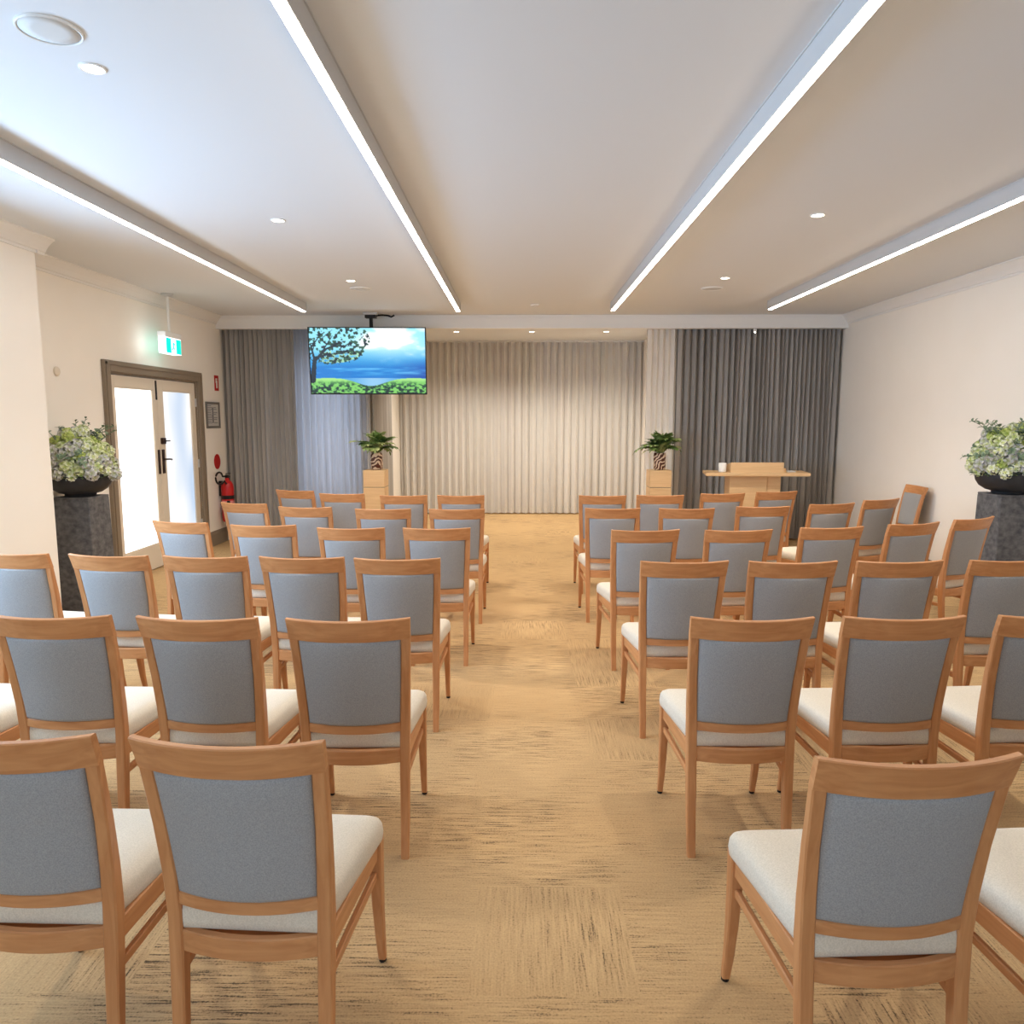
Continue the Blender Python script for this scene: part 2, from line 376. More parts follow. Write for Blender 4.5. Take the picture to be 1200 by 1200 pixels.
curtain('sheer_curtain.001', (-RX + .02, YREC - .09), (RX - .02, YREC - .09), .02, 2.95, 34, .055, 4, M['sheer'], 'wide ivory curtain with even folds closing the back of the recess', jitter=.1, sway=.01)
curtain('sheer_curtain.002', (1.69, YC + .05), (2.08, YC + .05), .02, 2.94, 5, .03, 5, M['sheer'], 'narrow white sheer curtain between ivory curtain and charcoal curtain, behind the right fern')
curtain('curtain.002', (2.08, YC), (2.62, YC), .02, 2.94, 6, .055, 6, M['curt_dark'], 'charcoal curtain with broad soft folds, directly right of the right fern', jitter=.35)
curtain('curtain.003', (2.64, YC), (3.20, YC), .02, 2.94, 8, .055, 7, M['curt_dark'], 'charcoal curtain with medium folds behind the lectern', jitter=.4)
curtain('curtain.004', (3.20, YC), (4.24, YC), .02, 2.94, 17, .048, 8, M['curt_dark'], 'charcoal curtain with tight dark folds in the right corner', jitter=.35, sway=.05)
# heading tape of the ivory curtain and track
bm = bmesh.new(); box(bm, -RX, RX, YREC - .09, YREC - .03, 2.945, ZREC); struct('trim_6', bm, M['cornice'])

# ------------------------------------------------------------ ceiling fittings
def bar(x, y1, label, y0=1.3):
    t = thing('linear_light', label, 'light', (x, 0, ZC), 0, 'long linear ceiling lights')
    bm = bmesh.new(); box(bm, -.026, .026, y0, y1, -.1, -.006, .002); box(bm, -.029, .029, y0, y1, -.006, 0)
    obj('housing', bm, M['alu'], t)
    obj('diffuser', mbox(-.019, .019, y0 + .01, y1 - .01, -.106, -.0995), M['strip'], t)
    obj('end_cap', mbox(-.031, .031, y1, y1 + .006, -.102, 0), M['alu'], t)
bar(-2.54, 8.9, 'leftmost of the four long lit ceiling bars, beyond it the exit sign', 3.5)
bar(-.73, 8.9, 'long lit ceiling bar second from the left, ending near the television')
bar(1.07, 8.85, 'long lit ceiling bar second from the right')
bar(2.86, 8.78, 'rightmost of the four long lit ceiling bars', 3.6)
def downlight(x, y, z, label, e, group='round ceiling downlights', r=.05):
    t = thing('downlight', label, 'light', (x, y, z), 0, group)
    bm = bmesh.new(); lathe(bm, [(r, 0), (r, -.004), (r * .9, -.007), (r * .78, -.005), (r * .78, 0)], 24); obj('trim_ring', bm, M['plastic'], t)
    bm = bmesh.new(); lathe(bm, [(r * .77, -.001), (r * .77, -.004), (r * .3, -.005)], 20); obj('lens', bm, M['lamp'], t)
    l = bpy.data.lights.new('lamp_light', 'SPOT'); l.energy = e; l.color = SPOT_C; l.spot_size = 2.4; l.spot_blend = .9; l.shadow_soft_size = .05
    o = bpy.data.objects.new('lamp_light', l); COL.objects.link(o); o.parent = t; o.location = (0, 0, -.03)
for x, y, lb in ((-1.66, 3.05, 'downlight nearest the camera on the left, beside the round ceiling speaker'), (-1.66, 5.27, 'middle downlight of the left row'),
                 (-1.67, 7.5, 'farthest downlight of the left row, above the television'), (1.95, 3.0, 'downlight at the right edge of the photo'),
                 (1.98, 5.18, 'middle downlight of the right row'), (1.97, 7.4, 'farthest downlight of the right row')):
    downlight(x, y, ZC, lb, SPOT_E * (.55 + .16 * (y - 3)))
for x, lb in ((-.98, 'recess downlight nearest the television'), (.17, 'centre downlight in the recess ceiling'), (1.30, 'recess downlight on the right, near the white sheer')):
    downlight(x, 11.55, ZREC, lb, 105, 'downlights in the recess ceiling')
# small spot fixed under the pelmet right of centre
t = thing('spot_lamp', 'tiny lit spotlight at the top of the charcoal curtain behind the lectern', 'light', (3.06, YB - .05, ZB - .01))
bm = bmesh.new(); lathe(bm, [(.02, 0), (.022, -.03), (.016, -.045)], 12); obj('body', bm, M['plastic'], t)
bm = bmesh.new(); lathe(bm, [(.014, -.046), (.01, -.05)], 12); obj('lens', bm, M['lamp'], t)
def speaker(x, y, r, label, name='ceiling_speaker', cat='speaker'):
    t = thing(name, label, cat, (x, y, ZC), 0)
    bm = bmesh.new(); lathe(bm, [(r, 0), (r, -.006), (r * .97, -.010), (r * .93, -.008), (r * .93, 0)], 40); obj('rim', bm, M['plastic'], t)
    bm = bmesh.new(); lathe(bm, [(r * .92, -.001), (r * .92, -.006), (r * .5, -.008), (.01, -.0085)], 36); obj('grille', bm, M['grille'], t, True)
speaker(-1.645, 2.76, .105, 'round white speaker grille in the ceiling at the top left')
speaker(-1.67, 7.95, .11, 'flush round ceiling speaker above the television, beyond the left downlights')
speaker(1.99, 7.98, .11, 'flush round ceiling speaker beyond the right downlights')
speaker(.17, 9.08, .05, 'small round detector near the pelmet at mid ceiling', 'smoke_detector', 'detector')
# thermostat disc
bm = bmesh.new(); lathe(bm, [(.04, 0), (.04, .012), (.033, .018), (.02, .02)], 24)
o = obj('wall_button', bm, M['doorpaint']); o.location = (XL, 6.48, 2.06); o.rotation_euler = (0, PI / 2, 0)
tag(o, 'small cream round button on the left wall above the flower bowl', 'button')

# ------------------------------------------------------------ exit sign
M['exitgreen'] = mat('exit_green', (0, 200, 170), .4, emit=(0.0, .62, .50), es=1.0)
M['exitwhite'] = mat('exit_white', (245, 250, 250), .4, emit=(.85, .97, 1.0), es=1.6)
t = thing('exit_sign', 'green and white running man exit sign hanging from the ceiling by the doors', 'sign', (-3.84, 8.25, ZC))
bm = bmesh.new(); lathe(bm, [(.065, 0), (.065, -.012), (.03, -.03)], 20); obj('ceiling_rose', bm, M['alu'], t)
bm = bmesh.new(); tube(bm, [(0, 0, -.02), (0, 0, -.42)], .014, 10); obj('rod', bm, M['plastic'], t)
bm = bmesh.new(); box(bm, -.045, .045, -.185, .185, -.475, -.415, .004); obj('housing', bm, M['plastic'], t)
pl = obj('panel', mbox(-.04, .04, -.18, .18, -.645, -.475), M['exitwhite'], t)
for s in (-1, 1):
    bm = bmesh.new(); X0, X1 = sorted((s * .0405, s * .043))
    box(bm, X0, X1, -.172, -.06, -.64, -.482); box(bm, X0, X1, .06, .172, -.64, -.482)
    # running man: head, torso, legs, arms
    X0, X1 = sorted((s * .0405, s * .0435))
    def stick(a, b_, wd):
        a = Vector((0, *a)); b_ = Vector((0, *b_)); d = (b_ - a).normalized(); n = Vector((0, -d.z, d.y)) * wd
        rings(bm, [[tuple(Vector((X, 0, 0)) + q) for q in (a + n, b_ + n, b_ - n, a - n)] for X in (X0, X1)])
    stick((.008, -.505), (.024, -.505), .008); stick((.01, -.52), (-.006, -.575), .010); stick((-.006, -.575), (-.03, -.598), .007); stick((-.03, -.598), (-.048, -.594), .006)
    stick((-.004, -.575), (.022, -.592), .007); stick((.022, -.592), (.018, -.628), .006); stick((.008, -.525), (-.022, -.54), .005); stick((.012, -.53), (.036, -.548), .005)
    obj('pictogram', bm, M['exitgreen'], t)
l = bpy.data.lights.new('sign_light', 'POINT'); l.energy = .55; l.color = (.8, .92, 1); l.shadow_soft_size = .06
o = bpy.data.objects.new('sign_light', l); COL.objects.link(o); o.parent = t; o.location = (0.0, -.26, -.55)

# ------------------------------------------------------------ wall pieces near the doors
def wallface(o, y, z): o.location = (XL, y, z); return o
# fire sign
t = thing('fire_sign', 'small red upright fire extinguisher sign above the framed notice', 'sign', (XL, 9.90, 2.12))
obj('plate', mbox(0, .004, -.065, .065, -.10, .10), M['redsign'], t)
bm = bmesh.new(); box(bm, .004, .006, -.022, .022, -.065, .03, .0); box(bm, .004, .006, -.010, .010, .03, .05); box(bm, .004, .006, -.03, .02, .05, .06); box(bm, .004, .006, -.034, -.028, .0, .055)
obj('pictogram', bm, M['white'], t)
t = thing('framed_notice', 'grey framed notice with small illegible print on wall right of the doors', 'notice', (XL, 9.72, 1.70))
bm = bmesh.new(); hw, hh, f = .21, .17, .03
box(bm, 0, .02, -hw, hw, hh - f, hh, .002); box(bm, 0, .02, -hw, hw, -hh, -hh + f, .002); box(bm, 0, .02, -hw, -hw + f, -hh + f, hh - f, .002); box(bm, 0, .02, hw - f, hw, -hh + f, hh - f, .002)
obj('frame', bm, mat('grey_frame', (120, 116, 112), .4), t)
obj('sheet', mbox(0, .008, -hw + f, hw - f, -hh + f, hh - f), mat('notice_sheet', (196, 194, 190), .5), t)
bm = bmesh.new(); r = random.Random(3)
for k in range(11):
    z = .12 - k * .022
    box(bm, .008, .0092, -.16, -.16 + r.uniform(.10, .16), z - .004, z + .004)
    if k % 3: box(bm, .008, .0092, .03, .03 + r.uniform(.05, .12), z - .004, z + .004)
box(bm, .008, .0092, -.02, .02, -.10, .1)
obj('print', bm, mat('notice_ink', (120, 122, 126), .6), t)
# round red marker
t = thing('round_marker', 'round red marker disc on the wall just above the extinguisher', 'sign', (XL, 9.80, 1.09))
bm = bmesh.new(); lathe(bm, [(.1, 0), (.1, .004), (.09, .005)], 32); o = obj('disc', bm, M['redsign'], t); o.rotation_euler = (0, PI / 2, 0)
# extinguisher
t = thing('fire_extinguisher', 'red fire extinguisher with black hose hanging on the wall by the curtain', 'extinguisher', (XL + .105, 9.84, .28))
bm = bmesh.new(); lathe(bm, [(.055, 0), (.075, .012), (.08, .04), (.08, .46), (.074, .505), (.055, .54), (.03, .56), (.026, .59)], 28); obj('cylinder', bm, M['red'], t, True)
bm = bmesh.new(); lathe(bm, [(.0812, .31), (.0812, .36)], 28, cap=False); obj('band', bm, M['dark'], t, True)
bm = bmesh.new(); lathe(bm, [(.0815, .20), (.0815, .29)], 28, cap=False); obj('label_sheet', bm, M['pink'], t, True)
bm = bmesh.new(); box(bm, -.02, .02, -.022, .022, .585, .63, .004); box(bm, -.012, .012, -.02, .11, .64, .65, .002); box(bm, -.01, .01, -.01, .10, .60, .61, .002); obj('valve', bm, M['dark'], t)
bm = bmesh.new(); pts = []
for k in range(15):
    a = k / 14 * 1.75 * PI + .2
    pts.append((-.03 + .002 * k, -.20 + .13 * math.cos(a), .60 + .078 * math.sin(a)))
tube(bm, [(0, -.015, .61)] + pts + [(.03, -.10, .52)], .012, 8); obj('hose', bm, M['dark'], t, True)
bm = bmesh.new(); lathe(bm, [(.018, .30), (.022, .28), (.045, .05), (.048, 0.0), (.04, 0.0)], 18, .06, -.14); obj('horn', bm, M['dark'], t, True)
bm = bmesh.new(); box(bm, -.105, -.07, -.03, .03, .35, .55); obj('wall_bracket', bm, M['dark'], t)

# ------------------------------------------------------------ television
def screen_mesh(W, H, parent, nx=224, ny=126):
    rg = np.random.RandomState(5)
    def vnoise(fx, fy, seed, oct=4):
        out = np.zeros((ny, nx)); amp = 1; tot = 0
        for o_ in range(oct):
            g = np.random.RandomState(seed + o_).rand(int(fy * 2 ** o_) + 3, int(fx * 2 ** o_) + 3)
            yy = np.linspace(0, fy * 2 ** o_, ny); xx = np.linspace(0, fx * 2 ** o_, nx)
            yi = yy.astype(int); xi = xx.astype(int); fy_ = (yy - yi)[:, None]; fx_ = (xx - xi)[None]
            fy_ = fy_ * fy_ * (3 - 2 * fy_); fx_ = fx_ * fx_ * (3 - 2 * fx_)
            a = g[yi][:, xi]; b = g[yi][:, xi + 1]; c = g[yi + 1][:, xi]; d = g[yi + 1][:, xi + 1]
            out += amp * ((a * (1 - fx_) + b * fx_) * (1 - fy_) + (c * (1 - fx_) + d * fx_) * fy_); tot += amp; amp *= .5
        return out / tot
    v, u = np.mgrid[0:ny, 0:nx]; u = u / (nx - 1); v = v / (ny - 1)   # v=0 top
    def mixc(a, b, t): return a * (1 - t[..., None]) + b * t[..., None]
    C = lambda *c: np.array(c, float) / 255
    s = lambda x, a, b: np.clip((x - a) / (b - a), 0, 1)
    base = mixc(np.ones((ny, nx, 3)) * C(150, 228, 250), C(4, 120, 205), s(v, .3, .6))
    base = mixc(base, C(0, 70, 165), s(u, .7, 1) * s(v, .45, .7))
    cl = vnoise(4, 5, 11); glow = np.exp(-(((u - .70) / .22) ** 2 + ((v - .27) / .2) ** 2))
    t = np.clip(glow * .9 * (.4 + 1.6 * s(cl, .3, .7)) + s(cl, .42, .62) * s(.5 - v, 0, .2) * s(u, .38, .55) * 1.1, 0, 1); base = mixc(base, C(250, 254, 255), t)
    st = s(vnoise(3, 16, 31), .55, .72) * s(v, .5, .6) * (1 - s(v, .68, .74)); base = mixc(base, C(120, 200, 245), st * .7)
    sea = (v > .765); shine = np.exp(-((u - .55) / .2) ** 2); base = mixc(base, C(150, 200, 235), sea * (.35 + .6 * shine))
    # grass
    top = .775 + .10 * np.exp(-((u - .52) / .16) ** 2) - .01 * np.sin(u * 9)
    gr = vnoise(44, 36, 41, 2); gcol = mixc(np.ones((ny, nx, 3)) * C(128, 205, 100), C(8, 48, 40), s(gr, .38, .6) * s(v, .79, .9)); gcol = mixc(gcol, C(190, 240, 150), (1 - s(v, .79, .83)) * .6)
    base = np.where((v > top)[..., None], gcol, base)
    # tree: leaves
    lf = vnoise(46, 28, 61, 2); reach = np.exp(-(((u - .18) / .30) ** 4)) * (v < .62)
    body = ((u - .2) / .29) ** 2 + ((v - .2) / .32) ** 2
    m1 = (lf > .47 + .09 * np.clip(body, 0, 2)) & (body < 1.25) & (v < top)
    base = np.where(((body < 1.1) & (v > .35) & (lf > .40) & (u > .1))[..., None] & ~m1[..., None], C(206, 236, 150) * .7 + base * .3, base)
    base = np.where((m1 & (gr > .5))[..., None], C(10, 30, 38), base); base = np.where((m1 & (gr <= .5))[..., None], C(44, 90, 66), base)
    def seg(x0, y0, x1, y1, w0, w1):
        nonlocal base
        px, py = (u - x0) * 1.78, v - y0; dx, dy = (x1 - x0) * 1.78, y1 - y0; L = dx * dx + dy * dy
        tt = np.clip((px * dx + py * dy) / L, 0, 1); d = np.hypot(px - tt * dx, py - tt * dy)
        base = np.where((d < w0 + (w1 - w0) * tt)[..., None], C(8, 22, 34), base)
    for a in ((.015, .8, .04, .48, .045, .03), (.04, .5, .01, .25, .02, .012), (.04, .5, .14, .32, .025, .015), (.05, .45, .16, .4, .02, .01), (.14, .32, .3, .2, .015, .006), (.16, .4, .34, .38, .012, .005),
              (.01, .3, .1, .1, .014, .006), (.1, .38, .2, .12, .012, .005), (.2, .28, .42, .27, .008, .003), (.08, .2, .2, .03, .007, .004)): seg(*a)
    col = np.where(base <= .04045, base / 12.92, ((base + .055) / 1.055) ** 2.4)
    verts = [(-W / 2 + W * i / (nx - 1), 0, H / 2 - H * j / (ny - 1)) for j in range(ny) for i in range(nx)]
    faces = [(j * nx + i, (j + 1) * nx + i, (j + 1) * nx + i + 1, j * nx + i + 1) for j in range(ny - 1) for i in range(nx - 1)]
    me = bpy.data.meshes.new('screen'); me.from_pydata(verts, [], faces)
    at = me.color_attributes.new('picture', 'FLOAT_COLOR', 'POINT')
    at.data.foreach_set('color', np.concatenate([col.reshape(-1, 3), np.ones((nx * ny, 1))], 1).astype(np.float32).ravel())
    m = bpy.data.materials.new('lit_screen'); m.use_nodes = True; b = m.node_tree.nodes['Principled BSDF']
    b.inputs['Base Color'].default_value = (.01, .01, .01, 1); b.inputs['Roughness'].default_value = .25
    a = N(m, 'ShaderNodeVertexColor'); a.layer_name = 'picture'; lk(m, a.outputs[0], b.inputs['Emission Color']); b.inputs['Emission Strength'].default_value = .85
    me.materials.append(m); o = bpy.data.objects.new('screen', me); COL.objects.link(o); o.parent = parent
    return o
TVX, TVY, TVZ = -1.94, 9.58, 2.38
t = thing('television', 'black television showing a tree and bright blue sky, hung from the ceiling', 'television', (TVX, TVY, TVZ))
tilt = bpy.data.objects.new('x', None)
bpy.data.objects.remove(tilt)
TW, TH = 1.48, .84
t.rotation_euler = (math.radians(5.5), 0, math.radians(2.5))
bm = bmesh.new(); box(bm, -TW / 2, TW / 2, .0, .05, -TH / 2, TH / 2, .004); box(bm, -.4, .4, .05, .08, -.28, .2, .01)
obj('case', bm, M['dark'], t)
bm = bmesh.new()
for a in ((-TW / 2, TW / 2, TH / 2 - .012, TH / 2), (-TW / 2, TW / 2, -TH / 2, -TH / 2 + .016), (-TW / 2, -TW / 2 + .012, -TH / 2, TH / 2), (TW / 2 - .012, TW / 2, -TH / 2, TH / 2)):
    box(bm, a[0], a[1], -.006, .0, a[2], a[3])
obj('bezel', bm, M['dark'], t)
s = screen_mesh(TW - .024, TH - .028, t); s.location = (0, -.002, .002)
t = thing('television_mount', 'dark ceiling bracket and pole holding up the television', 'bracket', (TVX + .02, TVY + .16, ZC))
bm = bmesh.new(); box(bm, -.09, .09, -.07, .07, -.03, 0, .004); obj('ceiling_plate', bm, M['alu'], t)
bm = bmesh.new(); tube(bm, [(0, 0, -.03), (0, 0, -.50)], .024, 12); obj('pole', bm, M['dark'], t)
bm = bmesh.new(); box(bm, -.06, .06, -.055, .02, -.62, -.42, .003); box(bm, -.07, .07, -.06, .03, -.07, -.03, .004); obj('head', bm, M['dark'], t)
bm = bmesh.new(); tube(bm, [(.06, 0, -.035), (.14, 0, -.028), (.22, .0, -.035), (.26, 0, -.05), (.3, 0, -.03)], .012, 8); obj('cable', bm, M['dark'], t)

# ------------------------------------------------------------ oak plinths, lectern
def oak_plinth(x, label):
    t = thing('oak_plinth', label, 'plinth', (x, 9.72, 0), 0, 'pale oak plinths')
    obj('base_section', mbox(-.14, .14, -.14, .14, 0, .765, .004), M['oak'], t)
    obj('shadow_gap', mbox(-.135, .135, -.135, .135, .765, .772), M['taupe'], t)
    obj('top_section', mbox(-.14, .14, -.14, .14, .772, .99, .004), M['oak'], t)
oak_plinth(-1.90, 'pale oak plinth under the left fern, below the television')
oak_plinth(1.81, 'pale oak plinth under the right fern, left of the lectern')
t = thing('lectern', 'pale oak lectern with wide flat top and raised box, before the charcoal curtain', 'lectern', (2.94, 9.33, 0), math.radians(-2))
bm = bmesh.new(); P = [(-.66, -.25), (.60, -.25), (.66, .25), (-.60, .25)]
rings(bm, [[(x * .985, y * .985, .955) for x, y in P], [(x, y, .965) for x, y in P], [(x, y, .99) for x, y in P], [(x * .997, y * .997, .995) for x, y in P]]); obj('top', bm, M['oak'], t)
obj('body', mbox(-.34, .12, -.12, .14, 0, .955, .003), M['oak'], t)
obj('side_panel', mbox(.125, .29, -.10, .14, 0, .955, .003), M['oak'], t)
bm = bmesh.new(); rings(bm, [[(-.34, -.17, .995), (-.34, .17, .995), (-.34, .17, 1.06), (-.34, -.17, 1.12)], [(.30, -.17, .995), (.30, .17, .995), (.30, .17, 1.06), (.30, -.17, 1.12)]])
obj('raised_box', bm, M['oak'], t)
bm = bmesh.new(); box(bm, .30, .345, -.12, .15, .995, 1.045, .002); obj('side_ledge', bm, M['oak'], t)
# cup and papers standing on the lectern
t = thing('white_cup', 'white cup standing on the left end of the lectern top', 'cup', (2.515, 9.27, .996))
bm = bmesh.new(); lathe(bm, [(.045, 0), (.048, .01), (.05, .11), (.046, .112), (.044, .02), (.01, .015)], 24); obj('body', bm, M['white'], t, True)
bm = bmesh.new(); lathe(bm, [(.043, .09), (.02, .091)], 20); obj('fill', bm, mat('wax', (238, 228, 205), .4), t)
o = obj('paper_stack', mbox(-.05, .05, -.07, .07, 0, .012, .001), M['white'], loc=(3.36, 9.3, .996)); tag(o, 'small white stack of papers on the right end of the lectern', 'papers')

# ------------------------------------------------------------ ferns in patterned vases
M['leaf'] = noisy('fern_leaf', (128, 160, 80), (226, 232, 165), nscale=9, rough=.5, detail=2)
M['leafd'] = noisy('dark_leaf', (70, 100, 46), (140, 166, 90), nscale=9, rough=.5, detail=2)
def vase_mat():
    m = mat('carved_vase', (92, 48, 30), .35); b = m.node_tree.nodes['Principled BSDF']
    tc = N(m, 'ShaderNodeTexCoord'); wv = N(m, 'ShaderNodeTexWave'); wv.inputs['Scale'].default_value = 9; wv.inputs['Distortion'].default_value = 9; wv.inputs['Detail'].default_value = 2; wv.inputs['Detail Scale'].default_value = 1.2
    wv.bands_direction = 'DIAGONAL'
    cr = N(m, 'ShaderNodeValToRGB'); cr.color_ramp.interpolation = 'CONSTANT'; cr.color_ramp.elements[0].color = (*lin((84, 44, 30)), 1); cr.color_ramp.elements[1].position = .52; cr.color_ramp.elements[1].color = (*lin((214, 190, 164)), 1)
    lk(m, tc.outputs['Object'], wv.inputs[0]); lk(m, wv.outputs[1], cr.inputs[0]); lk(m, cr.outputs[0], b.inputs['Base Color']); return m
M['vase'] = vase_mat()
def leafblade(bm, base, az, el, L, wd, droop, seg=5, fold=.25):
    d = Vector((math.cos(az), math.sin(az), 0)); s = Vector((-math.sin(az), math.cos(az), 0)); prev = None; p = Vector(base); e = el
    for k in range(seg + 1):
        f = k / seg; wv = wd * math.sin(PI * min(1, .12 + f * .88)) ** .8
        q = (p + s * wv + Vector((0, 0, fold * wv)), p.copy(), p - s * wv + Vector((0, 0, fold * wv)))
        cur = [bm.verts.new(x) for x in q]
        if prev:
            bm.faces.new((prev[0], prev[1], cur[1], cur[0])); bm.faces.new((prev[1], prev[2], cur[2], cur[1]))
        prev = cur; p = p + (d * math.cos(e) + Vector((0, 0, math.sin(e)))) * L / seg; e -= droop / seg
def fern(x, y, z, seed, label, vlabel):
    v = thing('potted_fern', label, 'plant', (x, y, z), seed, 'ferns in carved vases')
    bm = bmesh.new(); lathe(bm, [(.066, 0), (.076, .012), (.079, .04), (.080, .19), (.074, .215), (.068, .222), (.06, .215), (.058, .17)], 28); obj('vase', bm, M['vase'], v, True)
    r = random.Random(seed); protos = []
    for k in range(6):
        bm = bmesh.new(); L = .24 + .018 * k
        # frond: midrib with paired leaflets
        e = 1.32 - .05 * k; p = Vector((0, 0, 0)); n = 8
        for q in range(n):
            step = Vector((math.cos(e), 0, math.sin(e))) * L / n
            tube(bm, [p, p + step], .0025, 4); 
            if q > 0:
                ll = .085 * math.sin(PI * (q + 1.2) / (n + 2)) + .02
                for sd in (-1, 1): leafblade(bm, p, sd * .75 + r.uniform(-.15, .15), e * .7, ll, .024, .5, 3)
            p = p + step; e -= .13 + .018 * k
        leafblade(bm, p, 0, e, .06, .012, .4, 3)
        protos.append(bm)
    mats = [M['leaf'], M['leafd']]
    mes = []
    for k, b_ in enumerate(protos):
        o = obj('frond', b_, mats[k % 2], v); mes.append(o.data)
        o.location = (0, 0, .20); o.rotation_euler = (0, r.uniform(-.3, .3), k * 2 * PI / 6)
    for k in range(44):
        o = bpy.data.objects.new('frond', r.choice(mes)); COL.objects.link(o); o.parent = v; o.location = (r.uniform(-.03, .03), r.uniform(-.03, .03), .20)
        o.rotation_euler = (r.uniform(-.2, .2), r.uniform(-.7, .35), k * 2.4 + r.uniform(-.3, .3)); sc = r.uniform(.8, 1.25); o.scale = (sc,) * 3
fern(-1.885, 9.72, .992, 1, 'green fern in brown and cream carved vase on the left oak plinth', '')
fern(1.815, 9.72, .992, 2, 'green fern in brown and cream carved vase on the right oak plinth', '')

# ------------------------------------------------------------ stone plinths with flower bowls
M['petals'] = None
def petal_mat(name, c_in, c_out):
    m = mat(name, c_out, .7); b = m.node_tree.nodes['Principled BSDF']
    at = N(m, 'ShaderNodeVertexColor'); at.layer_name = 'tint'; mx = N(m, 'ShaderNodeMix', _data_type='RGBA')
    mx.inputs[6].default_value = (*lin(c_in), 1); mx.inputs[7].default_value = (*lin(c_out), 1); lk(m, at.outputs[0], mx.inputs[0]); lk(m, mx.outputs[2], b.inputs['Base Color'])
    return m
PM = [petal_mat('petals_green', (160, 180, 64), (232, 234, 200)), petal_mat('petals_white', (196, 206, 100), (242, 242, 234)), petal_mat('petals_mauve', (160, 170, 110), (216, 212, 220)), petal_mat('petals_lime', (140, 164, 50), (212, 220, 140))]
def head_mesh(seed, R, mt):
    r = random.Random(seed); bm = bmesh.new(); cl = bm.loops.layers.float_color.new('tint')
    n = 10
    for k in range(n):
        z = 1 - 1.35 * (k + .5) / n; a = k * 2.39996; q = math.sqrt(max(0, 1 - z * z))
        nr = Vector((q * math.cos(a), q * math.sin(a), z)); c = nr * R
        u = nr.orthogonal().normalized(); v = nr.cross(u); a0 = r.uniform(0, PI); pr = R * .82
        for j in range(4):
            b0 = a0 + j * PI / 2; d = u * math.cos(b0) + v * math.sin(b0); e = u * math.cos(b0 + PI / 2) + v * math.sin(b0 + PI / 2)
            V = [bm.verts.new(c), bm.verts.new(c + (d * .55 - e * .42) * pr + nr * .12 * pr), bm.verts.new(c + d * pr + nr * (-.05 + r.uniform(-.15, .2)) * pr), bm.verts.new(c + (d * .55 + e * .42) * pr + nr * .12 * pr)]
            f = bm.faces.new(V)
            for lp, tv in zip(f.loops, (0, .7, 1, .7)): lp[cl] = (tv, tv, tv, 1)
    # leafy calyx below
    for k in range(5): leafblade(bm, (0, 0, -.3 * R), k * 1.26, -.1, R * 1.4, R * .35, .6, 3)
    me = bpy.data.meshes.new('flower_head'); bm.to_mesh(me); bm.free(); me.materials.append(mt); return me
HEADS = [head_mesh(k, (.046, .04, .05, .038)[k % 4], PM[k % 4]) for k in range(8)]
M['euc'] = noisy('eucalyptus_leaf', (74, 98, 76), (140, 158, 128), nscale=14, rough=.6)
def sprig_mesh(seed, L):
    r = random.Random(seed); bm = bmesh.new(); p = Vector((0, 0, 0)); e = 1.35; n = 8; pts = [p.copy()]
    for k in range(n):
        p = p + Vector((math.cos(e), 0, math.sin(e))) * L / n; pts.append(p.copy()); e -= .10
        if k > 1:
            for sd in (0, PI): leafblade(bm, p, k * 1.4 + sd, .75 if (k + (sd > 0)) % 2 else .1,   .06 - .004 * k, .02 - .0014 * k, .3, 4)
    tube(bm, pts, .002, 4); me = bpy.data.meshes.new('sprig'); bmesh.ops.recalc_face_normals(bm, faces=bm.faces[:]); bm.to_mesh(me); bm.free(); me.materials.append(M['euc']); return me
SPR = [sprig_mesh(k, .2 + .03 * k) for k in range(4)]
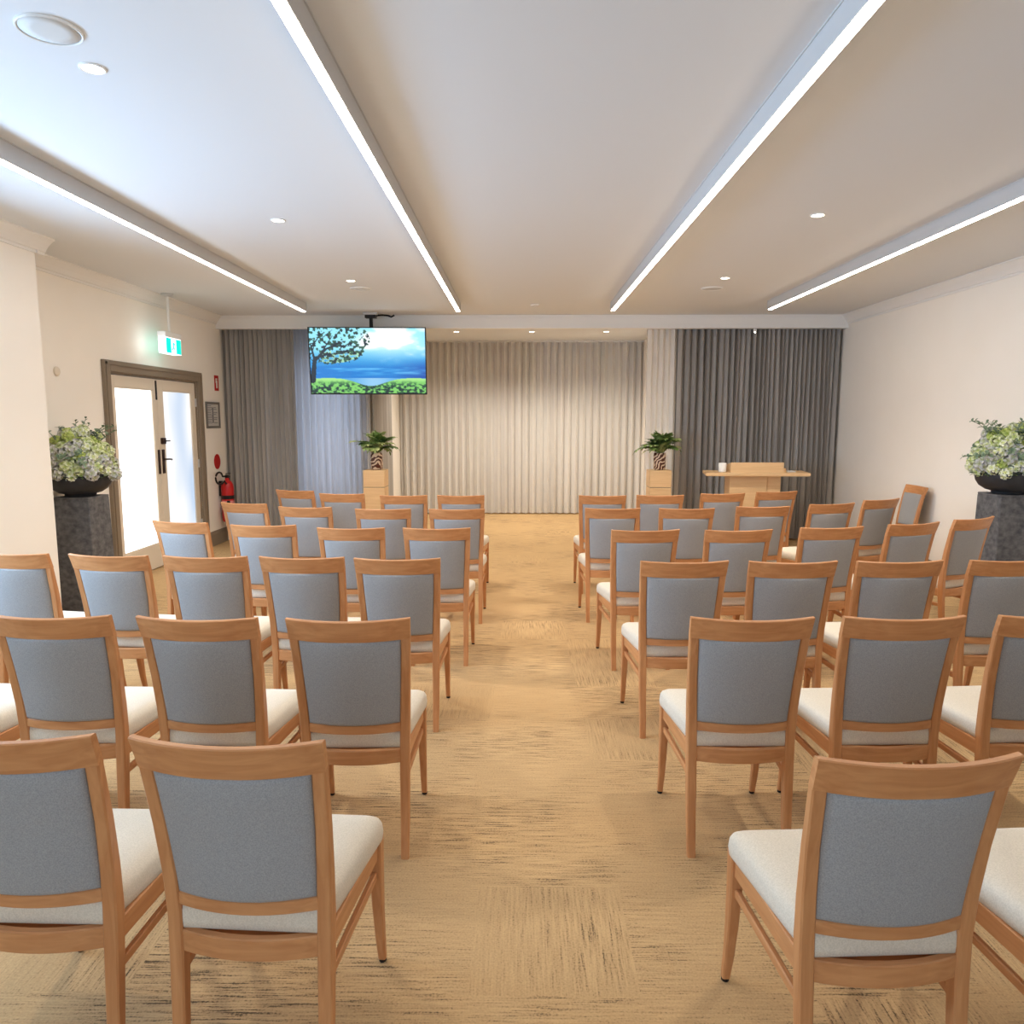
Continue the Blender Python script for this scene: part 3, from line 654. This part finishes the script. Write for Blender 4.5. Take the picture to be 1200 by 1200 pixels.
def stone_plinth(x, y, label, flabel, blabel, seed, side):
    t = thing('stone_plinth', label, 'plinth', (x, y, 0), 0, 'dark stone plinths')
    bm = bmesh.new(); rings(bm, [crect(0, 0, 0, .175, .175, .006), crect(0, 0, .975, .16, .16, .006)]); obj('column', bm, M['stone'], t)
    bm = bmesh.new(); rings(bm, [crect(0, 0, .975, .157, .157, .006), crect(0, 0, .985, .16, .16, .006), crect(0, 0, .995, .158, .158, .006)]); obj('cap', bm, M['stone'], t)
    ZT = .998 if side < 0 else 1.043
    t.scale = (.97, .97, ZT / .995)
    b_ = thing('flower_bowl', blabel, 'bowl', (x, y, ZT), 0, 'charcoal flower bowls')
    bm = bmesh.new(); lathe(bm, [(.115, 0), (.12, .012), (.12, .022), (.165, .034), (.212, .066), (.238, .108), (.247, .15), (.248, .19), (.240, .194), (.234, .19), (.22, .13), (.15, .07)], 40); obj('bowl', bm, M['bowl'], b_, True)
    bm = bmesh.new(); lathe(bm, [(.228, .150), (.1, .165), (.01, .17)], 24); obj('soil', bm, M['leafd'], b_)
    f = thing('flower_arrangement', flabel, 'flowers', (x, y, ZT + .16), 0, 'hydrangea arrangements')
    r = random.Random(seed); n = 92
    for k in range(n):
        z = 1 - (k + .5) / n * 1.12; a = k * 2.39996 + seed; q = math.sqrt(max(0, 1 - z * z))
        nr = Vector((q * math.cos(a), q * math.sin(a), z)); R = .235 * r.uniform(.86, 1.1)
        p = Vector((nr.x * R * 1.12, nr.y * R * 1.0, max(-.035, nr.z * R * 1.36) + .05))
        if x + p.x > XR - .12: p.x = XR - .12 - x
        if x + p.x < XL + .11: p.x = XL + .11 - x
        o = bpy.data.objects.new('flower_head', r.choice(HEADS)); COL.objects.link(o); o.parent = f; o.location = p
        o.rotation_mode = 'QUATERNION'; o.rotation_quaternion = nr.to_track_quat('Z', 'Y') @ Matrix.Rotation(r.uniform(0, 6), 3, 'Z').to_quaternion()
    for k in range(16):
        a = r.uniform(0, 2 * PI); a = PI - a if side > 0 and math.cos(a) > 0 else a; o = bpy.data.objects.new('sprig', r.choice(SPR)); COL.objects.link(o); o.parent = f
        rr = r.uniform(.05, .16); dx = math.cos(a) * rr
        o.location = (dx, math.sin(a) * rr, .25 if k < 9 else .12); lean = rr * 3
        if side * dx > 0: lean = -.1
        o.rotation_euler = (0, lean * .7 if k < 9 else lean * 2.2, a)
    # hidden core of foliage that fills the gaps between heads
    bm = bmesh.new(); rq = random.Random(seed + 9)
    for k in range(420):
        z = rq.uniform(-.1, 1); a = rq.uniform(0, 2 * PI); q = math.sqrt(max(0, 1 - z * z)); R = rq.uniform(.16, .245)
        px = q * math.cos(a) * R * 1.05
        if x + px > XR - .15 or x + px < XL + .15: continue
        leafblade(bm, (px, q * math.sin(a) * R, max(.0, z * R * 1.4)), a + rq.uniform(-1, 1), rq.uniform(-.2, 1), .06, .018, .6, 2)
    o = obj('foliage', bm, M['leafd'], f); o['kind'] = 'stuff'
stone_plinth(-3.755, 6.27, 'dark textured stone plinth by the left wall, before the doors', 'pale green and white hydrangeas with eucalyptus in bowl beside the doors',
             'round charcoal bowl on the left stone plinth', 5, -1)
stone_plinth(4.0, 6.11, 'dark textured stone plinth by the right wall', 'pale green and white hydrangeas with eucalyptus in bowl at right edge',
             'round charcoal bowl on the right stone plinth', 8, 1)

# ------------------------------------------------------------ chairs
def xrail(bm, pts, hy, hz, c=.003):   # pts: (x, y, z, hz?) ring along x
    rings(bm, [crect(p[0], p[1], p[2], hy, p[3] if len(p) > 3 else hz, c, 'x') for p in pts])
def bow(x, h, b): return b * (1 - (x / h) ** 2)
def make_chair():
    t = thing('padded_chair', 'x', 'chair')
    for s in (-1, 1):
        bm = bmesh.new()
        L = [(.180, -.230, 0, .015, .014), (.1815, -.215, .15, .0165, .016), (.1825, -.199, .36, .018, .019), (.184, -.194, .47, .018, .020), (.188, -.202, .58, .0175, .018), (.194, -.222, .71, .017, .015), (.2005, -.256, .872, .017, .0125)]
        rings(bm, [crect(s * x, y, z, a, b_, .004) for x, y, z, a, b_ in L]); obj('rear_leg', bm, M['wood_z'], t)
        bm = bmesh.new()
        L = [(.204, .250, .012, .0115, .0115), (.204, .230, .10, .0135, .014), (.204, .214, .21, .0155, .017), (.204, .205, .32, .0175, .020), (.204, .202, .44, .019, .021)]
        rings(bm, [crect(s * x, y, z, a, b_, .004) for x, y, z, a, b_ in L]); fl = obj('front_leg', bm, M['wood_z'], t)
        bm = bmesh.new(); lathe(bm, [(.011, 0), (.012, .003), (.011, .013)], 10, s * .204, .252); obj('foot_cap', bm, M['dark'], fl)
        # side rail
        bm = bmesh.new(); rings(bm, [crect(s * .184, -.185, .400, .0095, .029, .003, 'y'), crect(s * .204, .195, .400, .0095, .029, .003, 'y')]); obj('side_rail', bm, M['wood_y'], t)
        bm = bmesh.new(); rings(bm, [crect(s * .183, -.20, .308, .008, .013, .003, 'y'), crect(s * .203, .208, .322, .008, .013, .003, 'y')]); obj('stretcher', bm, M['wood_y'], t)
    K = 12
    # top rail
    bm = bmesh.new(); H = .2205; R_ = []
    for k in range(K + 1):
        x = -H + 2 * H * k / K; b_ = bow(x, H, .042)
        # leaned section
        zt, zb = .948 - bow(x, H, .004), .866 - bow(x, H, .004); hx = x * (1 - .045 * 0)
        yt, yb = -.282 - b_, -.255 - b_
        xb = x * .985; c = .003
        th = .011
        R_.append([(xb, yb - th, zb), (x, yt - th, zt - c), (x, yt - th + c, zt), (x, yt + th - c, zt), (x, yt + th, zt - c), (xb, yb + th, zb)])
    rings(bm, R_); obj('top_rail', bm, M['wood_x'], t)
    # lower rail
    bm = bmesh.new(); xrail(bm, [(-.183 + .366 * k / K, -.198 - bow(-.183 + .366 * k / K, .183, .036), .510) for k in range(K + 1)], .010, .0175); obj('lower_rail', bm, M['wood_x'], t)
    # rear apron
    bm = bmesh.new(); xrail(bm, [(-.176 + .352 * k / K, -.198 - bow(-.176 + .352 * k / K, .176, .03), .399) for k in range(K + 1)], .011, .0285); obj('rear_apron', bm, M['wood_x'], t)
    bm = bmesh.new(); xrail(bm, [(-.19, .208, .400), (.19, .208, .400)], .010, .029); obj('front_apron', bm, M['wood_x'], t)
    # padded back
    bm = bmesh.new(); front, back = [], []
    FZ = [0, .012, .04, .2, .4, .6, .8, .96, .988, 1]; FX = [0, .01, .035, .12, .25, .375, .5, .625, .75, .88, .965, .99, 1]
    PF = {0: .010, 1: .0155, 2: .018}
    for j, f in enumerate(FZ):
        z = .528 + (.864 - .528) * f; hw = .1685 + .0145 * f; yc = -.199 - .006 * f - .050 * f ** 1.3; bb = .036 + .006 * f
        rf, rb = [], []
        for k, g in enumerate(FX):
            x = -hw + 2 * hw * g; y = yc - bow(x, hw, bb); m_ = min(k, K - k, j, len(FZ) - 1 - j); puff = PF.get(m_, .019)
            rb.append((x, y - puff, z)); rf.append((x, y + puff, z))
        back.append(rb); front.append(rf)
    vb = [[bm.verts.new(p) for p in r_] for r_ in back]; vf = [[bm.verts.new(p) for p in r_] for r_ in front]
    for G in (vb, vf):
        for a, b_ in zip(G[:-1], G[1:]):
            for k in range(K): bm.faces.new((a[k], a[k + 1], b_[k + 1], b_[k]))
    loop_b = vb[0][:] + [r_[-1] for r_ in vb[1:]] + vb[-1][-2::-1] + [r_[0] for r_ in vb[-2:0:-1]]
    loop_f = vf[0][:] + [r_[-1] for r_ in vf[1:]] + vf[-1][-2::-1] + [r_[0] for r_ in vf[-2:0:-1]]
    n = len(loop_b)
    for k in range(n): bm.faces.new((loop_b[k], loop_b[(k + 1) % n], loop_f[(k + 1) % n], loop_f[k]))
    obj('back_pad', bm, M['grey_fabric'], t, True)
    obj('seat_base', mbox(-.168, .168, -.190, .198, .398, .436), M['wood_x'], t)
    # seat cushion: rounded trapezoid, crowned
    bm = bmesh.new(); out = []
    cs = [(-.180, -.205), (.180, -.205), (.230, .228), (-.230, .228)]
    def outline(inset, n=6):
        P = []
        rad = [.008, .008, .045, .045]
        for i in range(4):
            c0 = Vector(cs[i]); pv = Vector(cs[i - 1]); nx_ = Vector(cs[(i + 1) % 4]); r_ = rad[i]
            a = (pv - c0).normalized(); b_ = (nx_ - c0).normalized()
            ce = c0 + (a + b_).normalized() * r_ * 1.42
            for k in range(n + 1):
                f = k / n; q = (c0 + a * r_) * (1 - f) ** 2 + c0 * 2 * f * (1 - f) + (c0 + b_ * r_) * f ** 2
                P.append(q)
        out_ = []
        for q in P:
            d = Vector((0, 0)) - q
            out_.append(q + d.normalized() * inset)
        # bow the rear edge back a little
        return [Vector((q.x, q.y - (.03 * (1 - (q.x / .18) ** 2) if q.y < -.19 and abs(q.x) < .18 else 0))) for q in out_]
    for ins, z in ((.012, .424), (.0, .432), (-.003, .450), (0.0, .474), (.008, .487), (.024, .496), (.06, .503), (.11, .507), (.17, .509)):
        out.append([(q.x, q.y, z) for q in outline(ins)])
    rings(bm, out); obj('seat', bm, M['cream_fabric'], t, True)
    return t
proto = make_chair()
W = .45
from mathutils import Euler
def unproj(px, py, z=.92):
    d = Vector(((px - 600), -(py - 600), -FOC)); d = Euler(cam.rotation_euler).to_matrix() @ d
    k = (z - CAM_H) / d.z; return Vector((d.x * k, d.y * k))
# floor positions (x, y of the top rail's middle) and turn in degrees of every chair, by block and row counted from the camera
CH = dict(
 L={1: [(-.675, 1.62, -3), (-1.22, 1.64, -1)],
    2: [(-.635, 2.66, 1.5), (-1.20, 2.67, -2.5), (-1.76, 2.69, -1), (-2.31, 2.72, -4)],
    3: [(-.65, 3.85, .5), (-1.165, 3.88, -2), (-1.69, 3.90, -2), (-2.23, 3.93, -7), (-2.80, 3.99, -9)],
    4: [(-.565, 4.95, .7), (-1.145, 4.95, .5), (-1.785, 5.08, -1), (-2.44, 5.24, -15)],
    5: [(-.52, 6.02, 1.5), (-1.125, 6.02, 1.5), (-1.80, 6.14, -5), (-2.42, 6.42, -16)],
    6: [(-.575, 7.11, -2), (-1.125, 7.10, 2), (-1.76, 7.26, -6), (-2.33, 7.60, -20)]},
 R={1: [(.87, 1.55, 3), (1.44, 1.56, 4)],
    2: [(.86, 2.69, .5), (1.43, 2.71, 2), (2.02, 2.74, 4)],
    3: [(.85, 3.79, 2), (1.41, 3.79, 1.5), (1.97, 3.81, 4), (2.57, 3.85, 6)],
    4: [(.83, 4.88, 4), (1.45, 4.89, 5), (2.12, 5.02, 9), (2.78, 5.22, 20), (3.37, 5.5, 27)],
    5: [(.76, 6.08, .7), (1.37, 6.08, .7), (2.04, 6.22, 4.5), (2.71, 6.44, 17), (3.31, 6.80, 26)],
    6: [(.79, 7.11, .7), (1.35, 7.15, .7), (2.00, 7.32, 9), (2.60, 7.52, 14)]})
ordn = ['', 'first', 'second', 'third', 'fourth', 'fifth', 'sixth']
first = True
for side, sn in (('L', 'left'), ('R', 'right')):
    for row, lst in CH[side].items():
        for i, (x, y, rz) in enumerate(lst):
            o = proto if first else copy_tree(proto); first = False
            a = math.radians(rz); o.rotation_euler = (0, 0, a)
            # origin sits .282 in front of the top rail
            x *= .9658; y *= .9658   # (x, y) were measured on a .92 m plane; the rails stand at .945 m
            o.location = (x - math.sin(a) * .282, y + math.cos(a) * .282, 0)
            o['label'] = 'grey-backed wooden chair %s of the aisle, %s row from camera, %s from the aisle' % (sn, ordn[row], ordn[i + 1])
            o['group'] = 'grey-backed wooden chairs in rows'
o = copy_tree(proto); o.rotation_euler = (0, 0, math.radians(88)); o.location = (3.91, 7.88, 0)
o['label'] = 'single wooden chair standing side-on with its back against the right wall'; o['group'] = 'grey-backed wooden chairs in rows'
